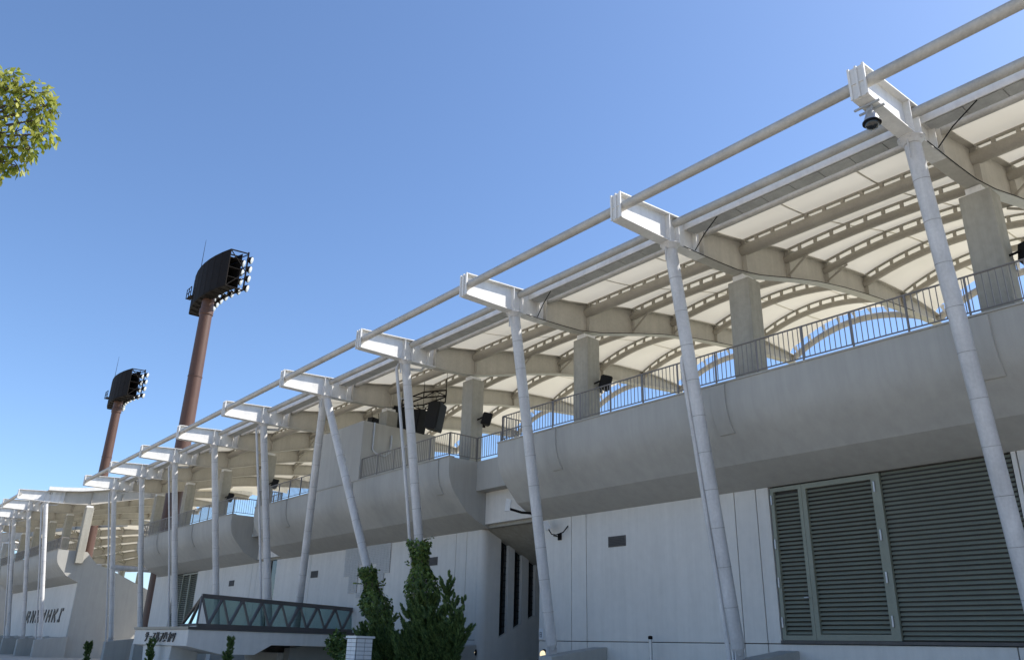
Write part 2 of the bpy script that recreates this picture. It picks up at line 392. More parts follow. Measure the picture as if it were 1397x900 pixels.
def balcony(parent, dv, u0, u1, ribs):
    o = link('balcony', MB().prism(balcony_profile(), u0, u1).mesh('balcony', CONC, 16), parent, (dv,0,EYE))
    link('coping', MB().box((19.66,u0-.02,7.632),(19.96,u1+.02,7.672)).mesh('coping', CONC, 0), o, (dv,0,EYE))
    for q in (u0, u1):
        a, c = (q-.001, q+.25) if q == u0 else (q-.25, q+.001)
        pr = [(x+(.004 if i < 12 else 0), z) for i, (x, z) in enumerate(balcony_profile()[:12])]+[(21.19,4.84+.0),(21.19,7.63)]
        pr = [p for p in pr if p[0] < 21.19]+[(21.19,5.17),(21.19,7.628)]
        link('end_face', MB().prism(pr, a, c).mesh('end_face', CONC, 25), o, (dv,0,EYE))
    for u in ribs:
        prof = [(19.65,7.6),(19.65,7.25),(19.665,7.0),(19.705,6.76),(19.78,6.52),(19.90,6.30),(20.02,6.15),(20.3,6.15),(20.3,7.6)]
        bevel(link('rib', MB().prism(prof, u-.26, u+.26).mesh('rib', CONC, 25), o, (dv,0,EYE)), .015)
def recess(parent, dv, u0, u1):
    b = MB().prism([(21.2,7.63),(21.2,6.35),(22.3,6.35),(22.3,6.6),(21.42,6.6),(21.42,7.63)], u0+.002, u1-.002)
    o = link('recess_parapet', b.mesh('recess_parapet', CONC, 0), parent, (dv,0,EYE))
    link('box_girder', MB().prism([(21.75,5.95),(21.75,5.0),(22.6,5.0),(22.6,6.348),(21.75,6.348)], u0+.01, u1-.01).mesh('box_girder', WALL, 0), o, (dv,0,EYE))

def panels(parent, dv, cuts, z0, z1, name='wall_panel'):
    for a, b in cuts:
        bevel(link(name, MB().box((WALLV, a+.014, z0+.012), (WALLV+.2, b-.014, z1-.012)).mesh(name, WALL, 0), parent, (dv,0,EYE)), .008, 1)
def subtract(a, b, holes):
    out = [(a, b)]
    for h0, h1 in holes:
        nx = []
        for p, q in out:
            if h1 <= p or h0 >= q: nx.append((p, q)); continue
            if h0 > p: nx.append((p, h0))
            if h1 < q: nx.append((h1, q))
        out = nx
    return out
def split(segs, js):
    out = []
    for a, b in segs:
        c = [a]+[j for j in sorted(js) if a+.1 < j < b-.1]+[b]
        out += list(zip(c, c[1:]))
    return out
DECK = [(21.96,6.55),(23.6,6.55),(24.4,5.9),(42.5,-1.6),(36.5,-1.6),(22.2,4.86),(21.96,4.86)]

# ------------------------------------------------------------------ main grandstand
MAIN = thing('grandstand', 'long concrete grandstand with white steel poles and cream membrane roof, louvred doors below', 'grandstand', (24, 33, 0))
US = [U0+DU*i for i in range(-1, 10)]            # index 0 here is the frame just outside the picture
stand_roof(MAIN, 0, US, near=(0,1,2), drains=(2,4,6,8,10), vee=5)
# setback roof bay beside the floodlight tower
for x, r in PURL[2:]:
    ch, bar, strs, allst = PM[x]; L = (0, US[-1], EYE)
    p = link('purlin', ch, MAIN, L); link('top_bar', bar, p, L); link('strut_row', allst, p, L, kind='stuff')
link('membrane', MEM_SET, MAIN, (0, US[-1], EYE))
link('membrane', MEM_SET, MAIN, (0, US[-1]+DU, EYE)).scale = (1, .57, 1)
for (a, b) in ((-14.0, 24.82), (28.12, 48.3), (51.8, 71.3)):
    balcony(MAIN, 0, a, b, [u for u in US if a+.3 < u < b-.3])
recess(MAIN, 0, 24.82, 28.12); recess(MAIN, 0, 48.3, 51.8)
link('seating_deck', MB().prism(DECK, -14, 72.4).mesh('seating_deck', CONC_OLD, 0), MAIN, E0)
holes = [(7.37,14.24),(24.78,28.8),(49.2,50.3),(62.7,67.7)]
J = [u+.5 for u in US]+[u+1.3 for u in US]
panels(MAIN, 0, split(subtract(-14, 72, holes), J), .36, 4.86)
panels(MAIN, 0, split(subtract(-14, 72, [(24.78,28.8)]), J), -1.7, .36, 'plinth_panel')
bk = MB()
for a, b in subtract(-14, 72, [(24.78,29.0)]): bk.box((WALLV+.203, a, -1.7), (WALLV+.5, b, 4.855))
link('backing_wall', bk.mesh('backing_wall', JOINT, 0), MAIN, E0)
# louvred doors + fixed louvre
SL = {}
def slat(wid, M=LOUV):
    k = round(wid, 3)
    if k not in SL:
        SL[k] = MB().prism([(0,0),(.012,-.006),(.095,.072),(.083,.078)], -wid/2, wid/2).mesh('slat', M, 0)
    return SL[k]
def louvre(name, parent, ua, ub, z0, z1, frame, pitch, x=WALLV+.06, joined=False):
    f = frame; b = MB()
    if f:
        b.box((x-.04,ua,z0),(x+.08,ua+f,z1)); b.box((x-.04,ub-f,z0),(x+.08,ub,z1)); b.box((x-.039,ua+f,z0),(x+.079,ub-f,z0+f*1.2)); b.box((x-.039,ua+f,z1-f*1.1),(x+.079,ub-f,z1))
    else:
        b.box((x+.085,ua,z0),(x+.11,ub,z1))
    p = link(name, b.mesh(name, LOUV if f else JOINT, 0), parent, E0)
    zz = z0+f*1.2+.03; wid = ub-ua-2*f-.01; jm = MB()
    while zz < z1-f-.06:
        if joined: jm.prism([(x,zz),(x+.012,zz-.006),(x+.095,zz+.072),(x+.083,zz+.078)], ua+f, ub-f)
        else: link('slat', slat(wid), p, (x-.005, (ua+ub)/2, EYE+zz))
        zz += pitch
    if joined: link('slat_row', jm.mesh('slat_row', LOUV, 0), p, E0, kind='stuff')
    return p
d1 = louvre('louvre_door', MAIN, 13.14, 14.2, .46, 4.80, .11, .118)
d2 = louvre('louvre_door', MAIN, 10.86, 13.13, .46, 4.80, .13, .118)
louvre('fixed_louvre', MAIN, 7.40, 10.72, .46, 4.80, 0, .118)
link('door_post', MB().box((WALLV+.0,10.73,.46),(WALLV+.12,10.85,4.8)).mesh('door_post', LOUV, 0), MAIN, E0)
link('door_sill', MB().box((WALLV-.05,7.37,.37),(WALLV+.15,14.24,.45)).mesh('door_sill', VENT, 0), MAIN, E0)
for u, d in ((14.16, d1), (10.90, d2)):
    for z in (.8, 1.9, 3.0, 4.3): link('hinge', MB().tube((WALLV-.0,u,z),(WALLV,u,z+.28),.03,.03,10).mesh('hinge', STEEL, 40), d, E0)
link('handle', MB().path([(WALLV+.02,13.22,1.6),(WALLV-.06,13.22,1.6),(WALLV-.06,13.34,1.6)], .018, 8).mesh('handle', STEEL, 40), d1, E0)
lv = louvre('louvre_door', MAIN, 62.75, 64.3, .46, 4.8, .1, .14, joined=True); louvre('louvre_door', MAIN, 64.35, 65.9, .46, 4.8, .1, .14, joined=True); louvre('fixed_louvre', MAIN, 65.95, 67.65, .46, 4.8, 0, .14, joined=True)
# slot window
link('slot_window', MB().box((WALLV+.12,49.22,-.2),(WALLV+.16,50.28,4.85)).mesh('slot_window', DARKG, 0), MAIN, E0)
# wall vents
for u in (20.59, 32.24, 43.98, 55.98):
    b = MB(); x = WALLV-.03
    b.box((x,u-.42,3.54),(x+.028,u-.38,3.91)); b.box((x,u+.38,3.54),(x+.028,u+.42,3.91)); b.box((x,u-.38,3.54),(x+.028,u+.38,3.575)); b.box((x,u-.38,3.875),(x+.028,u+.38,3.91))
    p = link('wall_vent', b.mesh('wall_vent', VENT, 0), MAIN, E0)
    link('vent_back', MB().box((x+.018,u-.38,3.576),(x+.026,u+.38,3.874)).mesh('vent_back', JOINT, 0), p, E0)
    for k in range(5):
        z = 3.59+k*.058; link('vent_slat', MB().prism([(x-.012,z),(x-.004,z-.004),(x+.016,z+.04),(x+.01,z+.045)], u-.38, u+.38).mesh('vent_slat', VENT, 0), p, E0)
# passage between the two balconies: rounded corner, side wall with three slit windows, far wall
pas = MB()
pts = [(WALLV+.3-.3*math.cos(a), 28.5+.3-.3*math.sin(a)) for a in [k*math.pi/16 for k in range(9)]]
k0 = len(pas.v)
poly = pts+[(WALLV+.3, 28.8)]
ceil = lambda v: 4.86-.41*(v-22.2) if v > 22.2 else 4.86
for x, y in poly: pas.v.append((x, y, -1.7))
for x, y in poly: pas.v.append((x, y, 4.855))
n = len(poly)
for i in range(n):
    j = (i+1) % n; pas.f.append((i, j, n+j, n+i))
link('rounded_corner', pas.mesh('rounded_corner', WALL, 50), MAIN, E0)
sill = lambda v: .45+.49*(v-22.95)
WN = [(22.99,23.42),(23.78,24.20),(24.60,25.00)]
vs = [22.251]+[q for a in WN for q in a]+[28.0]
for k in range(0, len(vs), 2):
    a, b = vs[k], vs[k+1]
    link('passage_pier', MB().prism([(a,sill(a)),(b,sill(b)),(b,ceil(b)),(a,ceil(a))], 28.5, 28.75).mesh('passage_pier', WALL, 0), MAIN, E0)
link('passage_wall', MB().prism([(22.251,-1.7),(28,-1.7),(28,sill(28)-.002),(22.251,sill(22.251)-.002)], 28.504, 28.75).mesh('passage_wall', WALL, 0), MAIN, E0)
for a, b in WN:
    wdw = link('slit_window', MB().prism([(a,sill(a)),(b,sill(b)),(b,ceil(b)-.05),(a,ceil(a)-.05)], 28.66, 28.68).mesh('slit_window', DARKG, 0), MAIN, E0)
    mid = (a+b)/2
    link('mullion', MB().box((mid-.015,28.63,sill(b)),(mid+.015,28.659,ceil(b)-.06)).mesh('mullion', STEELD, 0), wdw, E0)
    z = sill(b)+.25
    while z < ceil(b)-.15:
        link('glazing_bar', MB().box((a+.002,28.635,z-.012),(mid-.016,28.659,z+.012)).mesh('glazing_bar', STEELD, 0), wdw, E0)
        link('glazing_bar', MB().box((mid+.016,28.635,z-.012),(b-.002,28.659,z+.012)).mesh('glazing_bar', STEELD, 0), wdw, E0); z += .27
link('passage_wall', MB().prism([(WALLV+.5,-1.7),(29,-1.7),(29,1.5),(22.2,4.85),(WALLV+.5,4.85)], 24.5, 24.78).mesh('passage_wall', WALL, 0), MAIN, E0)
# stair house on the balcony
sh = MB().prism([(19.72,7.675),(24.2,7.675),(24.2,10.7),(19.72,10.72)], 35.9, 41.1)
bevel(link('stair_house', sh.mesh('stair_house', CONC, 0), MAIN, E0), .03)
link('conduit', MB().path([(20.35,35.84,10.7),(20.35,35.84,9.3),(20.45,35.7,9.1),(20.9,35.6,9.0),(21.3,35.7,9.3),(21.4,35.84,9.8),(21.4,35.84,10.2)], .05, 10).mesh('conduit', STEEL, 50), MAIN, E0)
# tiled relief patch on the wall
tl = MB(); hz = .085
def tile_row(u0, u1, z):
    k = 0; u = u0
    while u < u1-.01:
        e = min(u+.30, u1); tl.box((WALLV-.05, u+.008, z+.008), (WALLV-.002, e-.008, z+hz-.008)); u = e
z = 2.05
while z < 4.78:
    a, b = (36.4, 39.9) if z < 3.35 else (35.9, 40.5)
    if z < 2.5: a, b = 36.4, 38.6
    if 2.3 < z < 4.2:
        tile_row(a, 37.2, z); tile_row(39.0, b, z)
        if z > 3.9 or z < 2.5: tile_row(37.2, 39.0, z)
        elif z < 3.55: tile_row(37.95, 38.6, z)
    else: tile_row(a, b, z)
    z += hz
link('tile_relief', tl.mesh('tile_relief', RTILE, 0), MAIN, E0, kind='stuff')
# power and signal cables along the first two roof beams
for u in US[1:4]:
    c = MB(); pp = [(x, u-FH-.02, lerp(BOT,x)-.02) for x in (18.2,19,20,21,22.3,24,26,28,30,32,34)]
    c.path(pp, .013, 6); c.path([(18.35,u-1.4,12.34),(18.6,u-.7,12.1),(18.75,u-FH-.03,11.78)], .018, 6)
    link('cable', c.mesh('cable', CABLE, 60), MAIN, E0)
# knee braces from beam to purlin
for i, u in enumerate(US):
    for x in (24.3, 27.0):
        for s in (-1, 1):
            if (s < 0 and i == 0) or (s > 0 and i == len(US)-1): continue
            link('knee_brace', MB().tube((x, u+s*.1, lerp(BOT,x)+.12), (x, u+s*.95, lerp(TOP,x)-.36), .045, .045, 8).mesh('knee_brace', BEIGE, 50), MAIN, E0)
# tie tube from the end pole to the building
link('tie_tube', MB().tube((18.7,US[-1],5.5),(22.2,US[-1]-.1,5.5),.2,.2,14).mesh('tie_tube', POLE, 50), MAIN, E0)
link('end_wall', MB().prism([(WALLV,-1.7),(WALLV,4.85),(22.2,4.86),(36.5,-1.6)], 72.0, 72.3).mesh('end_wall', WALL, 0), MAIN, E0)

# ------------------------------------------------------------------ second grandstand
DV2 = -2.7; US2 = [86+DU*k for k in range(5)]
SEC = thing('grandstand', 'farther grandstand block beyond the open gap, with dark italic letters on its wall', 'grandstand', (21, 101, 0))
stand_roof(SEC, DV2, US2, drains=(0,2,4))
balcony(SEC, DV2, 86.0, 116.5, US2[1:])
link('seating_deck', MB().prism(DECK, 86.3, 116.5).mesh('seating_deck', CONC_OLD, 0), SEC, (DV2,0,EYE))
panels(SEC, DV2, split([(86.35,116.5)], [u+.5 for u in US2]+[u+1.3 for u in US2]), .1, 4.84)
link('backing_wall', MB().box((WALLV+.203,86.35,-1.7),(WALLV+.5,116.5,4.84)).mesh('backing_wall', JOINT, 0), SEC, (DV2,0,EYE))
link('plinth', MB().box((WALLV-.4,86.1,-1.7),(WALLV+.2,116.5,.09)).mesh('plinth', CONC, 0), SEC, (DV2,0,EYE))
link('end_wall', MB().prism([(WALLV-.003,-1.7),(WALLV-.003,4.845),(21.0,5.4),(20.6,6.2),(20.6,7.6),(22.2,7.6),(23.2,6.55),(24.2,6.3),(43,-1.7)], 86.02, 86.34).mesh('end_wall', CONC, 0), SEC, (DV2,0,EYE))
link('roof_edge_fascia', MB().ribbon([(x,z+.38) for x,z in TOP if x>17.6],[(x,z+.05) for x,z in TOP if x>17.6],-.62,-.56).ribbon([(x,z+.10) for x,z in TOP if x>17.6],[(x,z+.05) for x,z in TOP if x>17.6],-.558,.1).mesh('roof_edge_fascia', WHITE, 30), SEC, (DV2,86,EYE))
# raised dark letters on the far wall
def strokes(mb, segs, x, y0, z0, wd, ht, slant, th, dep):
    """segs of (a,b,c,d) in a unit cell; y runs towards -Y as one reads"""
    for a, b, c, d in segs:
        p = Vector((y0-(a*wd+b*slant), z0+b*ht)); q = Vector((y0-(c*wd+d*slant), z0+d*ht))
        t = (q-p); n = Vector((-t.y, t.x)).normalized()*th/2; t = t.normalized()*th*.3
        mb.prismx([tuple(p-t+n), tuple(q+t+n), tuple(q+t-n), tuple(p-t-n)], x-dep, x)
GL = {'A':[(0,0,.5,1),(.5,1,1,0),(.2,.4,.8,.4)],'R':[(0,0,0,1),(0,1,.9,.95),(.9,.95,.9,.55),(.9,.55,0,.5),(.4,.5,1,0)],'N':[(0,0,0,1),(0,1,1,0),(1,0,1,1)],
 'M':[(0,0,0,1),(0,1,.5,.3),(.5,.3,1,1),(1,1,1,0)],'H':[(0,0,0,1),(1,0,1,1),(0,.5,1,.5)],'K':[(0,0,0,1),(0,.45,1,1),(.3,.6,1,0)],'I':[(.3,0,.3,1),(.3,1,.9,1),(.0,0,.5,0)],'W':[(0,1,.2,0),(.2,0,.5,.7),(.5,.7,.8,0),(.8,0,1,1)]}
xw = DV2+WALLV
yy = 105.5
for ch in 'RNMWHKI':
    mb = MB(); strokes(mb, GL[ch], xw-.002, yy, 1.55, 1.25, 1.0, .35, .26, .08)
    link('wall_letter', mb.mesh('wall_letter', LETTER, 0), SEC, E0); yy -= 2.45
# ------------------------------------------------------------------ third grandstand, far end
DV3 = 4.5; US3 = [127+DU*k for k in range(7)]
THI = thing('grandstand', 'distant grandstand block glimpsed through the gap between the two nearer blocks', 'grandstand', (26, 138, 0))
stand_roof(THI, DV3, US3)
balcony(THI, DV3, 127, 172, US3[1:])
link('seating_deck', MB().prism(DECK, 127.3, 172).mesh('seating_deck', CONC_OLD, 0), THI, (DV3,0,EYE))
link('end_wall', MB().prism([(WALLV,-1.7),(WALLV,6.5),(24.2,6.3),(43,-1.7)], 127.02, 127.3).mesh('end_wall', CONC, 0), THI, (DV3,0,EYE))
link('facade_wall', MB().box((WALLV,127.31,-1.7),(WALLV+.3,172,4.84)).mesh('facade_wall', WALL, 0), THI, (DV3,0,EYE))
THI.rotation_euler.z = math.radians(-38)
# ------------------------------------------------------------------ railings
def railing(label, pts, group=None, z=LIPZ+.04):
    """pts: (v,u) polyline"""
    t = thing('railing', label, 'railing', (pts[0][0], pts[0][1], EYE+z), group)
    tr, br, bal = MB(), MB(), MB()
    tr.path([(x,y,z+1.06) for x,y in pts], .027, 8); br.path([(x,y,z+.13) for x,y in pts], .02, 6)
    for (a, b), (c, d) in zip(pts, pts[1:]):
        L = math.hypot(c-a, d-b); n = max(1, round(L/1.5)); m = max(1, round(L/.155))
        for k in range(n+1):
            x, y = a+(c-a)*k/n, b+(d-b)*k/n
            link('post', POSTM, t, (x, y, EYE+z))
        for k in range(m):
            x, y = a+(c-a)*(k+.5)/m, b+(d-b)*(k+.5)/m; r = .0095
            bal.box((x-r,y-r,z+.13),(x+r,y+r,z+1.05))
    link('top_rail', tr.mesh('top_rail', RAIL, 60), t, E0); link('bottom_rail', br.mesh('bottom_rail', RAIL, 60), t, E0)
    link('balusters', bal.mesh('balusters', RAIL, 0), t, E0, kind='stuff')
POSTM = MB().box((-.022,-.022,0),(.022,.022,1.05)).mesh('post', RAIL, 0)
rv = 19.82
railing('long dark railing on the balcony above the louvred doors', [(rv,-13.9),(rv,24.7),(21.3,24.7)])
railing('short railing zigzagging around the concrete column beside the hanging black speakers', [(21.3,24.9),(21.3,28.3),(rv,28.3),(rv,35.85)])
railing('railing on the balcony beyond the concrete stair box', [(rv,41.15),(rv,48.2),(21.3,48.2),(21.3,52.0),(rv,52.0)])
railing('railing on the last balcony of the nearer grandstand by the brown tower', [(rv,52.1),(rv,71.2),(21.3,71.2)])
railing('railing on the balcony of the farther grandstand', [(21.3+DV2,86.12),(rv+DV2,86.12),(rv+DV2,116.4)])

# ------------------------------------------------------------------ floodlight towers
TW_H = 31.3
def tower(loc, label, group):
    t = thing('floodlight_tower', label, 'floodlight tower', (loc[0], loc[1], 0), group)
    L = (loc[0], loc[1], EYE)
    def P(n, f):
        if n not in TWC: TWC[n] = f()
        return TWC[n]
    link('mast', P('mast', lambda: MB().path([(0,0,-1.6),(0,0,10),(0,0,22),(0,0,TW_H+1.5)], [.84,.75,.65,.56], 32).mesh('mast', RUST, 60)), t, L)
    def lad():
        b = MB(); y0 = -.95
        for x in (-.2, .2): b.tube((x,y0,1.5),(x,y0+.25,TW_H-.2),.035,.035,5)
        for k in range(70):
            z = 1.8+k*.42; b.tube((-.2,y0+.25*(z-1.5)/(TW_H-1.7),z),(.2,y0+.25*(z-1.5)/(TW_H-1.7),z),.02,.02,4)
        return b.mesh('ladder', STEELD, 40)
    for k in range(1, 4):
        z = TW_H*k/4; r = lerp([(-1.6,.84),(10,.75),(22,.65),(TW_H+1.5,.56)], z)+.035
        link('flange_ring', P('ring%d' % k, lambda: MB().tube((0,0,z-.06),(0,0,z+.06),r,r,28).mesh('flange_ring', RUST, 40)), t, L)
    W2, H0, H1 = 4.8, TW_H+.1, TW_H+3.9
    bul = lambda y: .55-.75*(1-(y/W2)**2)
    ys = [-W2+2*W2*k/8 for k in range(9)]
    def frame():
        b = MB()
        for k, y in enumerate(ys):
            x0, x1 = bul(y)-.75, bul(y)+1.0
            b.tube((x0,y,H0),(x1,y,H0),.07,.07,6); b.tube((x0,y,H1),(x1,y,H1+.1),.07,.07,6); b.tube((x0,y,H0),(x0,y,H1),.07,.07,6); b.tube((x1,y,H0),(x1,y,H1+.25),.08,.08,6)
            b.tube((x0,y,H1),(x1,y,(H0+H1)/2),.05,.05,6); b.tube((x0,y,H0),(x1,y,(H0+H1)/2),.05,.05,6)
            if k:
                p = ys[k-1]
                for h in (H0, H0+1.25, H0+2.5, H1):
                    b.tube((bul(p)-.75,p,h),(bul(y)-.75,y,h),.06,.06,6); b.tube((bul(p)+1.0,p,h),(bul(y)+1.0,y,h),.06,.06,6)
                b.tube((bul(p)-.75,p,H0),(bul(y)+1.0,y,H0),.05,.05,6)
        return b.mesh('head_frame', STEELD, 40)
    fr = link('head_frame', P('frame', frame), t, L)
    def back():
        b = MB()
        for a, c in zip(ys, ys[1:]):
            k = len(b.v)
            for y in (a, c):
                for dx in (-.80, -.77): b.v += [(bul(y)+dx, y, H0+.05), (bul(y)+dx, y, H1-.05)]
            b.f += [(k,k+1,k+5,k+4),(k+2,k+6,k+7,k+3),(k+1,k+3,k+7,k+5),(k,k+4,k+6,k+2),(k,k+2,k+3,k+1),(k+4,k+5,k+7,k+6)]
        return b.mesh('back_panel', STEELD, 0)
    link('back_panel', P('back', back), t, L)
    lampm = P('lamp', lambda: MB().lathe([(.1,-.45),(.2,-.42),(.36,-.05),(.38,0),(.36,.02)], (0,0,0), (1,-.75,-.35), 16).mesh('lamp', STEELD, 50))
    facem = P('face', lambda: MB().lathe([(.34,.025),(.3,.06),(.05,.075)], (0,0,0), (1,-.75,-.35), 16).mesh('lamp_face', REFL, 50))
    for r in range(4):
        for k in range(9):
            y = -W2+.1+k*(2*W2-.2)/8; q = (loc[0]+bul(y)+1.45, loc[1]+y, EYE+H0+.35+r*1.0)
            lp = link('lamp', lampm, t, q); link('lamp_face', facem, lp, q)
    def decks():
        b = MB()
        for h in (H0+.02, H0+1.0, H0+2.0, H0+3.0):
            for a, c in zip(ys, ys[1:]):
                k = len(b.v)
                for y in (a, c):
                    for dx in (-.7, .35): b.v += [(bul(y)+dx, y, h), (bul(y)+dx, y, h+.05)]
                b.f += [(k,k+1,k+5,k+4),(k+2,k+6,k+7,k+3),(k+1,k+3,k+7,k+5),(k,k+4,k+6,k+2),(k,k+2,k+3,k+1),(k+4,k+5,k+7,k+6)]
        return b.mesh('catwalk', STEELD, 0)
    link('catwalk', P('decks', decks), t, L, kind='stuff')
    def plates():
        b = MB()
        for a, c in zip(ys, ys[1:]):
            k = len(b.v)
            for y in (a, c):
                for dx in (.42, .46): b.v += [(bul(y)+dx, y, H0+.1), (bul(y)+dx, y, H1-.1)]
            b.f += [(k,k+1,k+5,k+4),(k+2,k+6,k+7,k+3),(k+1,k+3,k+7,k+5),(k,k+4,k+6,k+2),(k,k+2,k+3,k+1),(k+4,k+5,k+7,k+6)]
        return b.mesh('lamp_board', STEELD, 0)
    link('lamp_board', P('plates', plates), t, L)
    def walk():
        b = MB().box((-1.05,2.6,H0+1.1),(-.6,3.9,H0+1.16))
        for y in (2.6,3.25,3.9): b.tube((-1.05,y,H0+1.1),(-1.05,y,H0+2.1),.04,.04,6)
        b.tube((-1.05,2.6,H0+2.1),(-1.05,3.9,H0+2.1),.04,.04,6); b.tube((-1.05,2.6,H0+1.6),(-1.05,3.9,H0+1.6),.04,.04,6)
        return b.mesh('service_cage', STEELD, 40)
    link('service_cage', P('walk', walk), t, L)
    link('lightning_rod', P('rod', lambda: MB().tube((-.85,1.4,H1-.2),(-.85,1.4,H1+3.2),.035,.015,6).mesh('lightning_rod', STEELD, 60)), t, L)
    link('collar_box', P('cb', lambda: MB().lathe([(.57,-1.5),(.66,-1.45),(.66,-.9),(.57,-.85)], (0,0,TW_H), n=24).mesh('collar_box', RUST, 30)), t, L)
TWC = {}
tower((23.45, 76.3), 'brown floodlight tower standing in the gap between the two grandstand blocks', 'floodlight towers')
tower((27.5, 121.7), 'brown floodlight tower rising behind the farther grandstand block', 'floodlight towers')

# ------------------------------------------------------------------ entrance bridge
BR = thing('entrance_bridge', 'concrete entrance bridge with glazed triangular-framed parapet and metal lettering on its end', 'bridge', (17, 43.5, 0))
slab = MB(); bx0, bx1, bu0, bu1 = 13.6, 21.9, 38.9, 46.7
slab.prism([(bx0,.52),(bx0,-.18),(bx0+1.6,-.5),(bx0+3.2,-.5),(bx0+4.0,-.06),(bx1-.5,-.06),(bx1,.0),(bx1,.52)], bu0, bu1)
bevel(link('slab', slab.mesh('slab', WALL, 0), BR, E0), .02)
link('kerb', MB().box((bx0-.06,bu0-.06,.525),(bx1+.05,bu1+.06,.64)).mesh('kerb', BRONZE, 0), BR, E0)
bevel(link('pier', MB().prismx([(41.4,-1.6),(44.9,-1.6),(45.3,-.2),(41.1,-.2)], 13.7, 15.0).mesh('pier', WALL, 0), BR, E0), .03)
link('pier', MB().prismx([(41.4,-1.6),(44.9,-1.6),(45.3,-.4),(41.1,-.4)], 19.0, 20.0).mesh('pier', WALL, 0), BR, E0)
# parapet: near side leans away from the edge; zigzag mullions
x0, x1 = 14.05, 21.85
yb, yt = 38.96, 39.15
tz = lambda x: 1.98-.030*(x-x0)
bzv = .66
link('bottom_chord', MB().box((x0-.1,yb-.06,.642),(x1,yb+.08,.78)).mesh('bottom_chord', BRONZE, 0), BR, E0)
link('top_chord', MB().prism([(x0,tz(x0)-.09),(x1,tz(x1)-.09),(x1,tz(x1)+.09),(x0,tz(x0)+.09)], yt-.08, yt+.08).mesh('top_chord', BRONZE, 0), BR, E0)
nb = 8; wcell = (x1-x0)/nb
def bar(p, q, r=.055): return MB().tube(p, q, r, r, 6)
for k in range(nb):
    a = x0+wcell*k; b = a+wcell; mlo = a+wcell*.42
    A = (a+.03, yt, tz(a)-.05); B = (b, yt, tz(b)-.05); Cc = (mlo, yb+.01, .74)
    link('mullion', bar(A, Cc).mesh('mullion', BRONZE, 50), BR, E0)
    link('mullion', bar(Cc, B, .075).mesh('mullion', BRONZE, 50), BR, E0)
    g1 = [A, B, Cc]; g2 = [Cc, B, (b+wcell*.42, yb+.01, .74)] if k < nb-1 else [Cc, B, (b, yb+.01, .74)]
    for tri in (g1, g2):
        v = [(p[0], p[1]+.02, p[2]) for p in tri]+[(p[0], p[1]+.035, p[2]) for p in tri]
        link('glass_pane', raw_mesh('glass_pane', v, [(0,1,2),(5,4,3),(0,3,4,1),(1,4,5,2),(2,5,3,0)], GLASS), BR, E0)
# front return triangle
F1, F2, F3 = (x0, yt, tz(x0)-.03), (x0-.1, yb, .74), (x0-.1, 41.0, .72)
for p, q in ((F1,F2),(F1,F3),(F2,F3),(F1,(x0-.1,40.0,.74))): link('mullion', bar(p, q, .05).mesh('mullion', BRONZE, 50), BR, E0)
v = [Vector(p)+Vector((.03,0,0)) for p in (F1,F2,F3)]+[Vector(p)+Vector((.045,0,0)) for p in (F1,F2,F3)]
link('glass_pane', raw_mesh('glass_pane', [tuple(p) for p in v], [(0,1,2),(5,4,3),(0,3,4,1),(1,4,5,2),(2,5,3,0)], GLASS), BR, E0)
# metal lettering on the end face (short slanted katakana-like strokes, as far as the photograph lets them be read)
KG = [[(0,.75,.9,.75),(.25,1,.25,.5),(.7,1,.65,.3),(.65,.3,.3,0)],[(0,.5,.9,.5)],[(.1,.9,.7,.9),(.7,.9,0,0),(.4,.5,.9,0)],[(.1,1,.1,.1),(.1,.1,.0,0),(.6,1,.6,0),(.6,0,1,.35)],
      [(0,.9,.9,.9),(.9,.9,.3,0),(.1,.5,.8,.5)],[(.2,1,.0,.3),(.6,1,.9,.3),(.1,.0,.6,.1)],[(0,.8,.9,.8),(.45,1,.3,0),(.9,.8,.8,.0)],[(.1,.9,.8,.9),(.8,.9,.6,0),(.2,.9,0,.4),(.3,.55,.6,.45)]]
yy = 44.8
for gph in KG:
    mb = MB(); strokes(mb, gph, bx0-.02, yy, .0, .42, .38, .12, .055, .05)
    link('sign_letter', mb.mesh('sign_letter', LETTER, 0), BR, E0); yy -= .56

